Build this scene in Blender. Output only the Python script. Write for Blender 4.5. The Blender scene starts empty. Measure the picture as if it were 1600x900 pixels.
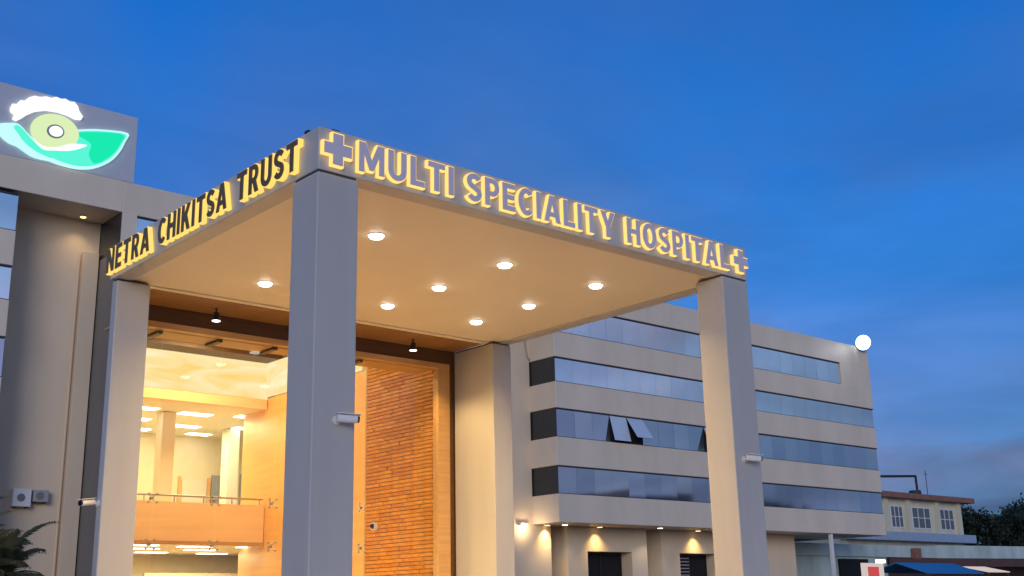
import bpy, bmesh, math, random
from mathutils import Vector, Matrix, Euler
random.seed(11)
sc = bpy.context.scene
R = math.radians

# ------------------------------------------------------------------ camera
cam_d = bpy.data.cameras.new('camera'); cam = bpy.data.objects.new('camera', cam_d)
sc.collection.objects.link(cam); sc.camera = cam
cam_d.sensor_fit = 'HORIZONTAL'; cam_d.sensor_width = 36.0; cam_d.lens = 36.0*1811.87/1600.0
cam_d.clip_start = 0.1; cam_d.clip_end = 3000
yaw, pit, rol = R(41.3954), R(15.3956), R(-1.2418)
fw = Vector((math.sin(yaw)*math.cos(pit), math.cos(yaw)*math.cos(pit), math.sin(pit)))
rt = Vector((math.cos(yaw), -math.sin(yaw), 0)); up = rt.cross(fw)
r2 = rt*math.cos(rol)+up*math.sin(rol); u2 = -rt*math.sin(rol)+up*math.cos(rol)
cam.matrix_world = Matrix(((r2.x, u2.x, -fw.x, 0), (r2.y, u2.y, -fw.y, 0), (r2.z, u2.z, -fw.z, 1.6), (0, 0, 0, 1)))

# ------------------------------------------------------------------ sky (dusk, after-glow behind the camera)
SUN_AZ = R(222)      # clockwise from +Y
SUN_EL = R(10)
w = bpy.data.worlds.new('World'); sc.world = w; w.use_nodes = True
nt = w.node_tree; nt.nodes.clear()
N = nt.nodes.new; L = nt.links.new
out = N('ShaderNodeOutputWorld'); bg = N('ShaderNodeBackground'); sky = N('ShaderNodeTexSky')
sky.sky_type = 'NISHITA'; sky.sun_disc = False; sky.sun_elevation = SUN_EL; sky.sun_rotation = SUN_AZ
sky.altitude = 0; sky.air_density = 1.0; sky.dust_density = 0.5; sky.ozone_density = 5.0
tint = N('ShaderNodeMix'); tint.data_type = 'RGBA'; tint.blend_type = 'MULTIPLY'; tint.inputs[0].default_value = 1
tint.inputs[7].default_value = (0.36, 0.80, 1.06, 1)
sat = N('ShaderNodeHueSaturation'); sat.inputs['Saturation'].default_value = 1.42
L(sky.outputs[0], sat.inputs['Color']); L(sat.outputs[0], tint.inputs[6])
geo = N('ShaderNodeNewGeometry'); sep = N('ShaderNodeSeparateXYZ'); L(geo.outputs['Incoming'], sep.inputs[0])
# direction on a flat cloud deck: xy / (|z| + 0.12)
ab = N('ShaderNodeMath'); ab.operation = 'ABSOLUTE'; L(sep.outputs[2], ab.inputs[0])
ad = N('ShaderNodeMath'); ad.operation = 'ADD'; ad.inputs[1].default_value = 0.14; L(ab.outputs[0], ad.inputs[0])
dx = N('ShaderNodeMath'); dx.operation = 'DIVIDE'; L(sep.outputs[0], dx.inputs[0]); L(ad.outputs[0], dx.inputs[1])
dy = N('ShaderNodeMath'); dy.operation = 'DIVIDE'; L(sep.outputs[1], dy.inputs[0]); L(ad.outputs[0], dy.inputs[1])
cmb = N('ShaderNodeCombineXYZ'); L(dx.outputs[0], cmb.inputs[0]); L(dy.outputs[0], cmb.inputs[1])
cn = N('ShaderNodeTexNoise'); cn.inputs['Scale'].default_value = 0.55; cn.inputs['Detail'].default_value = 5
cn.inputs['Roughness'].default_value = 0.48; cn.inputs['Distortion'].default_value = 0.5
L(cmb.outputs[0], cn.inputs['Vector'])
# thin cloud sheet: noise in the deck plus more of it towards the horizon
nm = N('ShaderNodeMapRange'); nm.inputs['From Min'].default_value = 0.38; nm.inputs['From Max'].default_value = 0.66
nm.inputs['To Min'].default_value = 0.0; nm.inputs['To Max'].default_value = 0.75; L(cn.outputs['Fac'], nm.inputs[0])
hz = N('ShaderNodeMapRange'); hz.inputs['From Min'].default_value = 0.02; hz.inputs['From Max'].default_value = 0.60
hz.inputs['To Min'].default_value = 1.0; hz.inputs['To Max'].default_value = -0.34; L(ab.outputs[0], hz.inputs[0])
sm = N('ShaderNodeMath'); sm.operation = 'ADD'; sm.use_clamp = True; L(nm.outputs[0], sm.inputs[0]); L(hz.outputs[0], sm.inputs[1])
cc = N('ShaderNodeMix'); cc.data_type = 'RGBA'; cc.inputs[0].default_value = 0.10
cc.inputs[6].default_value = (0.19, 0.53, 1.36, 1)
hs = N('ShaderNodeHueSaturation'); hs.inputs['Saturation'].default_value = 0.45; hs.inputs['Value'].default_value = 1.0
L(tint.outputs[2], hs.inputs['Color']); L(hs.outputs[0], cc.inputs[7])
cl = N('ShaderNodeMix'); cl.data_type = 'RGBA'
# uneven cloud thickness: darker and lighter patches
n2 = N('ShaderNodeTexNoise'); n2.inputs['Scale'].default_value = 1.1; n2.inputs['Detail'].default_value = 6; n2.inputs['Roughness'].default_value = 0.52
n2.inputs['Distortion'].default_value = 0.8; L(cmb.outputs[0], n2.inputs['Vector'])
pm = N('ShaderNodeMapRange'); pm.inputs['From Min'].default_value = 0.32; pm.inputs['From Max'].default_value = 0.68
pm.inputs['To Min'].default_value = 0.60; pm.inputs['To Max'].default_value = 1.28; L(n2.outputs['Fac'], pm.inputs[0])
# the deck is lit by the after-glow: brighter and paler towards the set sun
dt = N('ShaderNodeVectorMath'); dt.operation = 'DOT_PRODUCT'; L(geo.outputs['Incoming'], dt.inputs[0])
dt.inputs[1].default_value = (-math.sin(SUN_AZ), -math.cos(SUN_AZ), 0)
dm = N('ShaderNodeMapRange'); dm.interpolation_type = 'SMOOTHSTEP'; dm.inputs['From Min'].default_value = -0.75; dm.inputs['From Max'].default_value = 0.95
dm.inputs['To Min'].default_value = 0.0; dm.inputs['To Max'].default_value = 1.0; L(dt.outputs['Value'], dm.inputs[0])
gl = N('ShaderNodeMix'); gl.data_type = 'RGBA'; L(dm.outputs[0], gl.inputs[0]); L(cc.outputs[2], gl.inputs[6]); gl.inputs[7].default_value = (2.0, 2.75, 3.7, 1)
cv = N('ShaderNodeHueSaturation'); L(gl.outputs[2], cv.inputs['Color']); L(pm.outputs[0], cv.inputs['Value'])
# some patches catch a lilac tinge
n3 = N('ShaderNodeTexNoise'); n3.inputs['Scale'].default_value = 0.8; n3.inputs['Detail'].default_value = 3
n3.noise_dimensions = '4D'; n3.inputs['W'].default_value = 7.3; L(cmb.outputs[0], n3.inputs['Vector'])
lm = N('ShaderNodeMapRange'); lm.inputs['From Min'].default_value = 0.42; lm.inputs['From Max'].default_value = 0.62; lm.inputs['To Max'].default_value = 1.0; L(n3.outputs['Fac'], lm.inputs[0])
li = N('ShaderNodeMix'); li.data_type = 'RGBA'; li.blend_type = 'MULTIPLY'; L(lm.outputs[0], li.inputs[0]); L(cv.outputs[0], li.inputs[6]); li.inputs[7].default_value = (1.75, 1.08, 1.02, 1)
L(sm.outputs[0], cl.inputs[0]); L(tint.outputs[2], cl.inputs[6]); L(li.outputs[2], cl.inputs[7])
L(cl.outputs[2], bg.inputs[0]); bg.inputs[1].default_value = 0.10
L(bg.outputs[0], out.inputs[0])

# ------------------------------------------------------------------ sun (last glow, very soft)
sd = bpy.data.lights.new('sun', 'SUN'); sd.energy = 0.5; sd.angle = R(25); sd.color = (1.0, 0.93, 0.88)
sun = bpy.data.objects.new('sun', sd); sc.collection.objects.link(sun)
sdir = Vector((math.sin(SUN_AZ)*math.cos(R(10)), math.cos(SUN_AZ)*math.cos(R(10)), math.sin(R(10))))
sun.rotation_euler = sdir.to_track_quat('Z', 'Y').to_euler()

sc.view_settings.view_transform = 'Standard'; sc.view_settings.look = 'None'
sc.view_settings.exposure = 1.0; sc.view_settings.gamma = 1.0
sc.view_settings.use_curve_mapping = False
try:
    sc.cycles.use_denoising = True
    sc.cycles.max_bounces = 10; sc.cycles.diffuse_bounces = 5; sc.cycles.glossy_bounces = 4
    sc.cycles.transparent_max_bounces = 12; sc.cycles.sample_clamp_indirect = 6.0
    sc.cycles.caustics_reflective = False; sc.cycles.caustics_refractive = False
except Exception: pass

# ------------------------------------------------------------------ materials
MATS = {}
def mat(name, col, rough=0.6, metal=0.0, var=0.0, scale=3.0, bump=0.0, bscale=40.0, spec=0.5, emit=None, estr=0.0, stretch=(1, 1, 1), coat=0.0):
    m = bpy.data.materials.new(name); m.use_nodes = True; t = m.node_tree
    b = t.nodes['Principled BSDF']
    b.inputs['Base Color'].default_value = (*col, 1); b.inputs['Roughness'].default_value = rough
    b.inputs['Metallic'].default_value = metal; b.inputs['Specular IOR Level'].default_value = spec
    b.inputs['Coat Weight'].default_value = coat
    if emit: b.inputs['Emission Color'].default_value = (*emit, 1); b.inputs['Emission Strength'].default_value = estr
    if var or bump:
        tc = t.nodes.new('ShaderNodeTexCoord'); mp = t.nodes.new('ShaderNodeMapping')
        mp.inputs['Scale'].default_value = stretch; t.links.new(tc.outputs['Object'], mp.inputs[0])
    if var:
        n = t.nodes.new('ShaderNodeTexNoise'); n.inputs['Scale'].default_value = scale; n.inputs['Detail'].default_value = 6
        n.inputs['Roughness'].default_value = 0.6
        t.links.new(mp.outputs[0], n.inputs['Vector'])
        r = t.nodes.new('ShaderNodeValToRGB'); r.color_ramp.elements[0].position = 0.3; r.color_ramp.elements[1].position = 0.7
        r.color_ramp.elements[0].color = (*[c*(1-var) for c in col], 1)
        r.color_ramp.elements[1].color = (*[min(1, c*(1+var)) for c in col], 1)
        t.links.new(n.outputs['Fac'], r.inputs[0]); t.links.new(r.outputs[0], b.inputs['Base Color'])
    if bump:
        n2 = t.nodes.new('ShaderNodeTexNoise'); n2.inputs['Scale'].default_value = bscale; n2.inputs['Detail'].default_value = 4
        t.links.new(mp.outputs[0], n2.inputs['Vector'])
        bp = t.nodes.new('ShaderNodeBump'); bp.inputs['Strength'].default_value = bump; bp.inputs['Distance'].default_value = 0.02
        t.links.new(n2.outputs['Fac'], bp.inputs['Height']); t.links.new(bp.outputs[0], b.inputs['Normal'])
    MATS[name] = m; return m
def emis(name, col, s):
    m = bpy.data.materials.new(name); m.use_nodes = True; t = m.node_tree; t.nodes.clear()
    o = t.nodes.new('ShaderNodeOutputMaterial'); e = t.nodes.new('ShaderNodeEmission')
    e.inputs[0].default_value = (*col, 1); e.inputs[1].default_value = s; t.links.new(e.outputs[0], o.inputs[0])
    MATS[name] = m; return m
def glassmat(name, tintc=(1, 1, 1), gloss=(1, 1, 1), rough=0.0, ior=1.5):
    m = bpy.data.materials.new(name); m.use_nodes = True; t = m.node_tree; t.nodes.clear()
    o = t.nodes.new('ShaderNodeOutputMaterial'); mx = t.nodes.new('ShaderNodeMixShader')
    tr = t.nodes.new('ShaderNodeBsdfTransparent'); tr.inputs[0].default_value = (*tintc, 1)
    g = t.nodes.new('ShaderNodeBsdfGlossy'); g.inputs[0].default_value = (*gloss, 1); g.inputs['Roughness'].default_value = rough
    lw_ = t.nodes.new('ShaderNodeLayerWeight'); lw_.inputs[0].default_value = 0.5
    pw_ = t.nodes.new('ShaderNodeMath'); pw_.operation = 'POWER'; pw_.inputs[1].default_value = 4.0; t.links.new(lw_.outputs['Facing'], pw_.inputs[0])
    f = t.nodes.new('ShaderNodeMath'); f.operation = 'MULTIPLY_ADD'; f.inputs[1].default_value = 0.9; f.inputs[2].default_value = 0.02
    t.links.new(pw_.outputs[0], f.inputs[0]); t.links.new(f.outputs[0], mx.inputs[0]); t.links.new(tr.outputs[0], mx.inputs[1]); t.links.new(g.outputs[0], mx.inputs[2])
    t.links.new(mx.outputs[0], o.inputs[0]); MATS[name] = m; return m

mat('ground', (0.10, 0.095, 0.09), 0.9, var=0.25, scale=0.6, bump=0.3, bscale=8)
mat('paving', (0.55, 0.50, 0.44), 0.45, var=0.12, scale=1.5)
mat('acp', (0.46, 0.445, 0.425), 0.42, var=0.06, scale=1.4, stretch=(1, 1, 0.12), bump=0.02, bscale=1.2)
mat('acp_edge', (0.10, 0.09, 0.08), 0.6)
mat('soffit', (0.74, 0.65, 0.50), 0.5, var=0.03, scale=0.8)
mat('facade', (0.75, 0.625, 0.49), 0.5, var=0.07, scale=0.5, stretch=(1, 1, 0.35))
mat('facade_wall', (0.72, 0.57, 0.41), 0.8, var=0.08, scale=0.35, stretch=(1, 1, 0.3), bump=0.1, bscale=3)
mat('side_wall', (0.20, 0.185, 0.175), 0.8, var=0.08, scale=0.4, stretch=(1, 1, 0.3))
mat('dark_frame', (0.03, 0.032, 0.036), 0.5)
mat('unlit_room_shade', (0.008, 0.008, 0.01), 0.9)  # near-black sheets stand in for the shade of unlit interiors
mat('side_glass', (0.035, 0.037, 0.04), 0.25, var=0.1)
mat('curtain_glass', (0.80, 0.86, 0.92), 0.05, metal=0.92, var=0.06, scale=0.5, bump=0.012, bscale=0.5)
for nm_, c_ in (('curtain_glass_b', (0.74, 0.81, 0.90)), ('curtain_glass_c', (0.85, 0.89, 0.92)), ('dim_reflect_glass_a', (0.46, 0.52, 0.62)), ('dim_reflect_glass_b', (0.40, 0.46, 0.56)), ('dim_reflect_glass_c', (0.52, 0.57, 0.64))):  # last three: dimmer reflection of the lower rows put into the colour
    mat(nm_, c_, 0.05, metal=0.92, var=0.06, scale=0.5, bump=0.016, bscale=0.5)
mat('sash_glass', (0.62, 0.70, 0.78), 0.25, metal=0.15)
mat('wood_slat', (0.33, 0.16, 0.055), 0.45, var=0.22, scale=3, stretch=(0.4, 8, 8), coat=0.2)
mat('wood_dark', (0.10, 0.045, 0.018), 0.5, var=0.2, scale=3, stretch=(0.4, 6, 6))
mat('wood_beam', (0.52, 0.30, 0.12), 0.4, var=0.12, scale=2, stretch=(0.3, 6, 6))
mat('wood_panel', (0.78, 0.44, 0.15), 0.35, var=0.10, scale=1.2, stretch=(0.5, 0.5, 5))
mat('peach_panel', (0.86, 0.60, 0.32), 0.4, var=0.08, scale=1.0, stretch=(0.4, 0.4, 4))
mat('stone_a', (0.55, 0.215, 0.010), 0.6, var=0.22, scale=7, bump=0.5, bscale=25)
mat('stone_b', (0.60, 0.245, 0.014), 0.55, var=0.22, scale=7, bump=0.5, bscale=25)
mat('stone_c', (0.50, 0.185, 0.008), 0.65, var=0.22, scale=7, bump=0.5, bscale=25)
mat('mortar', (0.30, 0.11, 0.008), 0.9)
mat('plaster_in', (0.82, 0.73, 0.50), 0.6, var=0.04)
mat('plaster_white', (0.78, 0.74, 0.60), 0.6)
mat('steel', (0.45, 0.43, 0.38), 0.35, metal=1.0)
mat('black_metal', (0.02, 0.02, 0.022), 0.4)
mat('white_plastic', (0.72, 0.72, 0.72), 0.4)
mat('grey_plastic', (0.34, 0.35, 0.37), 0.5)
mat('lens', (0.01, 0.01, 0.012), 0.08)
mat('letter_face', (0.66, 0.59, 0.66), 0.4)
mat('letter_face_dark', (0.16, 0.11, 0.04), 0.4, metal=0.3)  # letter face darkened, the dark surroundings it mirrors put into the colour
mat('sign_panel', (0.52, 0.54, 0.60), 0.4, var=0.03)
glassmat('lobby_glass', (0.97, 0.98, 0.95), (1, 1, 1), 0.0, 1.45)
emis('letter_glow', (1.0, 0.63, 0.18), 0.68)
emis('letter_glow_side', (1.0, 0.66, 0.16), 0.60)
emis('lamp_disc', (1.0, 0.93, 0.80), 4.95)
emis('lamp_white', (1.0, 0.97, 0.92), 2.75)
emis('lamp_yellow', (1.0, 0.75, 0.3), 1.65)
emis('logo_white', (0.95, 0.97, 1.0), 0.578)
emis('logo_ring', (0.72, 0.88, 0.48), 0.5)
emis('logo_green', (0.01, 0.80, 0.42), 0.522)
emis('logo_teal', (0.10, 0.90, 0.66), 0.522)
emis('logo_pale', (0.55, 0.95, 0.98), 0.522)
emis('lit_panel_white', (1.0, 0.85, 0.8), 0.32)
emis('lit_red', (1.0, 0.12, 0.14), 0.30)

def glow_panel_mat():
    m = bpy.data.materials.new('backlit_onyx'); m.use_nodes = True; t = m.node_tree; t.nodes.clear()
    o = t.nodes.new('ShaderNodeOutputMaterial'); e = t.nodes.new('ShaderNodeEmission')
    tc = t.nodes.new('ShaderNodeTexCoord'); mp = t.nodes.new('ShaderNodeMapping'); mp.inputs['Scale'].default_value = (0.6, 1, 2.2)
    n = t.nodes.new('ShaderNodeTexNoise'); n.inputs['Scale'].default_value = 0.9; n.inputs['Detail'].default_value = 5; n.inputs['Distortion'].default_value = 1.2
    r = t.nodes.new('ShaderNodeValToRGB'); r.color_ramp.elements[0].position = 0.32; r.color_ramp.elements[1].position = 0.66
    r.color_ramp.elements[0].color = (1.0, 0.66, 0.20, 1); r.color_ramp.elements[1].color = (1.0, 0.88, 0.58, 1)
    t.links.new(tc.outputs['Object'], mp.inputs[0]); t.links.new(mp.outputs[0], n.inputs['Vector']); t.links.new(n.outputs['Fac'], r.inputs[0])
    t.links.new(r.outputs[0], e.inputs[0]); e.inputs[1].default_value = 0.55; t.links.new(e.outputs[0], o.inputs[0]); MATS['backlit_onyx'] = m
glow_panel_mat()
def flood_mat():      # hot lamp in the middle, bluish glare halo painted round it
    m = bpy.data.materials.new('flood_disc'); m.use_nodes = True; t = m.node_tree; t.nodes.clear()
    o = t.nodes.new('ShaderNodeOutputMaterial'); e = t.nodes.new('ShaderNodeEmission'); tc = t.nodes.new('ShaderNodeTexCoord')
    ln = t.nodes.new('ShaderNodeVectorMath'); ln.operation = 'LENGTH'; t.links.new(tc.outputs['Object'], ln.inputs[0])
    r = t.nodes.new('ShaderNodeValToRGB'); r.color_ramp.interpolation = 'EASE'
    r.color_ramp.elements[0].position = 0.40; r.color_ramp.elements[0].color = (1, 1, 1, 1)
    r.color_ramp.elements[1].position = 0.61; r.color_ramp.elements[1].color = (0.22, 0.42, 0.62, 1)
    k = r.color_ramp.elements.new(0.52); k.color = (0.70, 0.88, 1.0, 1)
    t.links.new(ln.outputs['Value'], r.inputs[0]); t.links.new(r.outputs[0], e.inputs[0]); e.inputs[1].default_value = 3.0
    t.links.new(e.outputs[0], o.inputs[0]); MATS['flood_disc'] = m
flood_mat()

# ------------------------------------------------------------------ helpers
COL = sc.collection
def empty(name, loc, label=None, cat=None, group=None, kind=None):
    o = bpy.data.objects.new(name, None); COL.objects.link(o); o.location = loc; o.empty_display_size = 0.2
    tag(o, label, cat, group, kind); return o
def tag(o, label=None, cat=None, group=None, kind=None):
    if label: o['label'] = label
    if cat: o['category'] = cat
    if group: o['group'] = group
    if kind: o['kind'] = kind
    return o
class MB:
    """collects shapes in world coordinates, links them as one mesh object"""
    def __init__(s): s.bm = bmesh.new(); s.mi = 0
    def _m(s, faces):
        for f in faces: f.material_index = s.mi
    def box(s, x0, x1, y0, y1, z0, z1, bevel=0.0):
        r = bmesh.ops.create_cube(s.bm, size=1.0)
        vs = r['verts']
        for v in vs:
            v.co = Vector(((x0+x1)/2+v.co.x*(x1-x0), (y0+y1)/2+v.co.y*(y1-y0), (z0+z1)/2+v.co.z*(z1-z0)))
        if bevel:
            es = list({e for v in vs for e in v.link_edges})
            q = bmesh.ops.bevel(s.bm, geom=es, offset=bevel, segments=2, affect='EDGES', profile=0.5)
            fs = q['faces']
            s._m({f for f in s.bm.faces if any(v in f.verts for v in q['verts'])})
        else: s._m({f for v in vs for f in v.link_faces})
        return s
    def rbox(s, size, mtx, bevel=0.0):
        r = bmesh.ops.create_cube(s.bm, size=1.0); vs = r['verts']
        for v in vs: v.co = Vector((v.co.x*size[0], v.co.y*size[1], v.co.z*size[2]))
        allv = vs
        if bevel:
            es = list({e for v in vs for e in v.link_edges})
            q = bmesh.ops.bevel(s.bm, geom=es, offset=bevel, segments=2, affect='EDGES', profile=0.5)
            allv = q['verts']
        bmesh.ops.transform(s.bm, matrix=mtx, verts=list(allv)); s._m({f for v in allv for f in v.link_faces}); return s
    def cyl(s, a, b, r0, r1=None, n=16, caps=True):
        a = Vector(a); b = Vector(b); r1 = r0 if r1 is None else r1
        d = b-a; q = d.to_track_quat('Z', 'Y').to_matrix().to_4x4()
        r = bmesh.ops.create_cone(s.bm, cap_ends=caps, segments=n, radius1=r0, radius2=r1, depth=d.length)
        bmesh.ops.transform(s.bm, matrix=Matrix.Translation((a+b)/2) @ q, verts=r['verts'])
        s._m({f for v in r['verts'] for f in v.link_faces}); return s
    def tube(s, pts, r, n=8):
        for a, b in zip(pts[:-1], pts[1:]): s.cyl(a, b, r, n=n)
        return s
    def prism(s, pts, axis, d0, d1):
        """polygon pts (2-D, in the other two axes order) extruded along axis"""
        def P(p, d):
            return Vector({'x': (d, p[0], p[1]), 'y': (p[0], d, p[1]), 'z': (p[0], p[1], d)}[axis])
        A = [s.bm.verts.new(P(p, d0)) for p in pts]; B = [s.bm.verts.new(P(p, d1)) for p in pts]
        fs = [s.bm.faces.new(A), s.bm.faces.new(B[::-1])]; n = len(pts)
        for i in range(n): fs.append(s.bm.faces.new((A[i], B[i], B[(i+1) % n], A[(i+1) % n])))
        s._m(fs); return s
    def build(s, name, mats, parent=None, smooth=False, origin=None):
        bmesh.ops.recalc_face_normals(s.bm, faces=s.bm.faces[:])
        me = bpy.data.meshes.new(name)
        if origin is None:
            xs = [v.co for v in s.bm.verts]
            lo = Vector((min(v.x for v in xs), min(v.y for v in xs), min(v.z for v in xs))); hi = Vector((max(v.x for v in xs), max(v.y for v in xs), max(v.z for v in xs)))
            origin = Vector(((lo.x+hi.x)/2, (lo.y+hi.y)/2, lo.z))
        origin = Vector(origin)
        bmesh.ops.translate(s.bm, vec=-origin, verts=s.bm.verts[:])
        s.bm.to_mesh(me); s.bm.free()
        for m in ([mats] if isinstance(mats, str) else mats): me.materials.append(MATS[m])
        if smooth:
            for p in me.polygons: p.use_smooth = True
        o = bpy.data.objects.new(name, me); COL.objects.link(o)
        put(o, origin, parent); return o
def wloc(o):
    v = Vector((0, 0, 0))
    while o is not None: v = v + o.location; o = o.parent
    return v
def put(o, world, parent):
    if parent is not None: o.parent = parent; o.location = Vector(world)-wloc(parent)
    else: o.location = world
def B(name, m, parent, x0, x1, y0, y1, z0, z1, bevel=0.0):
    return MB().box(x0, x1, y0, y1, z0, z1, bevel).build(name, m, parent)
def copy_to(src, world, parent, name=None):
    o = src.copy(); COL.objects.link(o); o.parent = None; put(o, world, parent); return o
def lamp(name, kind, loc, energy, col, parent, size=0.3, target=None, spot=None, blend=0.6, spread=R(180)):
    d = bpy.data.lights.new(name, kind); d.energy = energy; d.color = col
    if kind == 'AREA': d.shape = 'DISK'; d.size = size; d.spread = spread
    else: d.shadow_soft_size = size
    if kind == 'SPOT': d.spot_size = spot; d.spot_blend = blend
    o = bpy.data.objects.new(name, d); COL.objects.link(o); put(o, loc, parent)
    if target is not None: o.rotation_euler = (Vector(loc)-Vector(target)).to_track_quat('Z', 'Y').to_euler()
    return o

# ------------------------------------------------------------------ ground
g = MB().box(-900, 1500, -900, 1500, -0.4, 0.0).build('ground', 'ground'); tag(g, kind='structure')
f = MB().box(-6, 34, 2, 22.2, 0.004, 0.10, 0.01).build('forecourt_paving', 'paving'); tag(f, kind='structure')
f = MB().box(-60, 140, -14, -6, 0.004, 0.012).build('road', 'ground'); tag(f, kind='structure')

# ================================================================== hospital building (main block, plane Y = 50)
YB = 50.0; YRW = 52.3; YE = 66.0; ROOF = 21.17
hosp = empty('hospital_building', (47, 58, 0), 'long beige hospital block with banded blue windows behind the entrance portico', 'building')
ROWS = [(17.80, 19.52), (14.70, 16.23), (11.36, 13.10), (8.00, 9.66)]     # window rows, z0 z1 (top row first)
SP = [(16.23, 17.80), (13.10, 14.70), (9.66, 11.36), (6.35, 8.00)]        # spandrel bands
def spandrel(x0, x1, z0, z1): return B('spandrel', 'facade', hosp, x0, x1, YB, YE, z0, z1, 0.03)
pane_cache = {}
def pane_mesh(wd, ht, gm='curtain_glass'):
    k = (round(wd, 3), round(ht, 3), gm)
    if k not in pane_cache:
        o = MB().box(-wd/2, wd/2, -0.012, 0.012, -ht/2, ht/2).build('pane', [gm, 'dark_frame'], None, origin=(0, 0, 0))
        for pl_ in o.data.polygons: pl_.material_index = 0 if abs(pl_.normal.y) > 0.5 else 1
        pane_cache[k] = o.data; bpy.data.objects.remove(o)
    return pane_cache[k]
def pane(parent, x, y, z, wd, ht, rx=0, rz=0):
    gm = random.choice(('curtain_glass', 'curtain_glass', 'curtain_glass_b', 'curtain_glass_c') if z > 14 else ('dim_reflect_glass_a', 'dim_reflect_glass_a', 'dim_reflect_glass_b', 'dim_reflect_glass_c'))  # lower rows get darker glass, their dimmer reflection put into the colour
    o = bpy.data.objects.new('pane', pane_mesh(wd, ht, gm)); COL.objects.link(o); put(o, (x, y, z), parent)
    o.rotation_euler = (rx, 0, rz); return o
def window_band(x0, x1, z0, z1, pw, skip=(), side=False, hidden_from=None):
    e = 0.12
    fr = MB().box(x0+e, x1-0.02, YB+0.16, YE-0.1, z0-0.02, z1+0.02)
    # head shadow rail and sill rail
    fr.box(x0+0.10, x1-0.02, YB+0.04, YB+0.16, z1-0.07, z1-0.004); fr.box(x0+0.10, x1-0.02, YB+0.05, YB+0.16, z0+0.004, z0+0.04)
    band = fr.build('window_band', 'dark_frame', hosp)
    xe = x1 if hidden_from is None else hidden_from
    n = max(1, int(round((xe-x0-0.12)/pw))); step = (xe-x0-0.12)/n
    for i in range(n):
        if i in skip: continue
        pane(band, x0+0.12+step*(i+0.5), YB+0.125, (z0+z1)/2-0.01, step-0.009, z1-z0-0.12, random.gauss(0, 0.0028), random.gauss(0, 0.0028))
    return band, step
# right wing
XA, XZ = 47.37, 82.2
for z0, z1 in SP: spandrel(XA, XZ, z0, z1)
B('roof_band', 'facade', hosp, XA, XZ, YB, YE, 19.52, ROOF, 0.03)
B('end_wall', 'facade', hosp, 78.05, XZ-0.003, YB+0.003, YE-0.003, 17.79, 19.53)
b1, st = window_band(XA, 78.05, *ROWS[0], 1.5)
b2, st = window_band(XA, XZ, *ROWS[1], 1.5)
b3, st = window_band(XA, XZ, *ROWS[2], 1.5, skip=(3, 4, 9))
b4, st = window_band(XA, XZ, *ROWS[3], 1.5)
# opened top-hung panes on the third row
z0, z1 = ROWS[2]
def open_sash(x, ang, wd):
    hinge_z = z1-0.09; ht = z1-z0-0.14
    o = pane(b3, x, YB+0.10-math.sin(ang)*ht/2, hinge_z-math.cos(ang)*ht/2, wd, ht, -ang, 0)
    o.name = 'open_sash'
    o.data = o.data.copy(); o.data.materials[0] = MATS['sash_glass']
    return o
x3 = XA+0.12+st*3.5; x4 = XA+0.12+st*4.5
open_sash(x3, R(14), st-0.04)
open_sash(x4, R(34), st-0.04)
open_sash(XA+0.12+st*9.5, R(22), st-0.04)
B('opening', 'unlit_room_shade', b3, XA+0.12+st*3.02, XA+0.12+st*4.98, YB+0.13, YB+0.158, z0+0.05, z1-0.08)  # near-black sheet for the shade of the unlit interior
B('opening', 'unlit_room_shade', b3, XA+0.12+st*9.02, XA+0.12+st*9.98, YB+0.13, YB+0.158, z0+0.05, z1-0.08)  # near-black sheet for the shade of the unlit interior
# dark return panels on the side of the right wing
for z0, z1 in ROWS:
    for k in range(2):
        B('return_panel', 'side_glass', hosp, XA+0.10, XA+0.118, YB+0.12+k*1.09, YB+1.20+k*1.09, z0+0.01, z1-0.01)
# recessed wall beside the right wing
B('recess_wall', 'facade_wall', hosp, 40.0, 48.8, YRW, YE, 0, 6.36)
B('recess_wall', 'facade_wall', hosp, 40.0, XA-0.003, YRW+0.003, YE, 6.355, 19.6)
B('roof_band', 'facade', hosp, 20.09, XA-0.004, YB, YE, 19.62, ROOF-0.003, 0.03)
# ground storey under the right wing: projecting wall blocks with deep door openings
def wall_block(x0, x1, ox0=None, ox1=None, oz=4.85):
    m = MB()
    if ox0 is None: m.box(x0, x1, YRW, YE, 0, 6.345)
    else:
        m.box(x0, ox0, YRW, YE, 0, 6.345); m.box(ox1, x1, YRW, YE, 0, 6.345); m.box(ox0, ox1, YRW, YE, oz, 6.345)
    wl = m.build('ground_floor_wall', 'facade_wall', hosp)
    if ox0 is not None:
        d = B('doorway', 'unlit_room_shade', wl, ox0, ox1, YRW+0.95, YRW+1.05, 0, oz-0.005)
        fr = MB().box(ox0+0.05, ox0+0.13, YRW+0.88, YRW+0.94, 0, oz-0.01).box(ox1-0.13, ox1-0.05, YRW+0.88, YRW+0.94, 0, oz-0.01).box((ox0+ox1)/2-0.04, (ox0+ox1)/2+0.04, YRW+0.88, YRW+0.94, 0, oz-0.01).box(ox0+0.13, ox1-0.13, YRW+0.88, YRW+0.94, oz-0.12, oz-0.01)
        fr.build('door_frame', 'black_metal', wl)
    return wl
wall_block(50.18, 57.29, 51.86, 55.83)
wc = wall_block(58.71, 65.8, 60.47, 64.3)
for k in range(7):
    B('louvre', 'grey_plastic', wc, 60.6, 62.3, YRW+0.80, YRW+0.86, 3.2+k*0.22, 3.27+k*0.22)
wall_block(67.2, 73.4)
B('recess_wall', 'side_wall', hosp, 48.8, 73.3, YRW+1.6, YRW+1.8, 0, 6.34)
B('pipe_column', 'white_plastic', hosp, 74.95, 75.2, YB+0.15, YB+0.4, 0, 6.345, 0.02)
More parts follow.
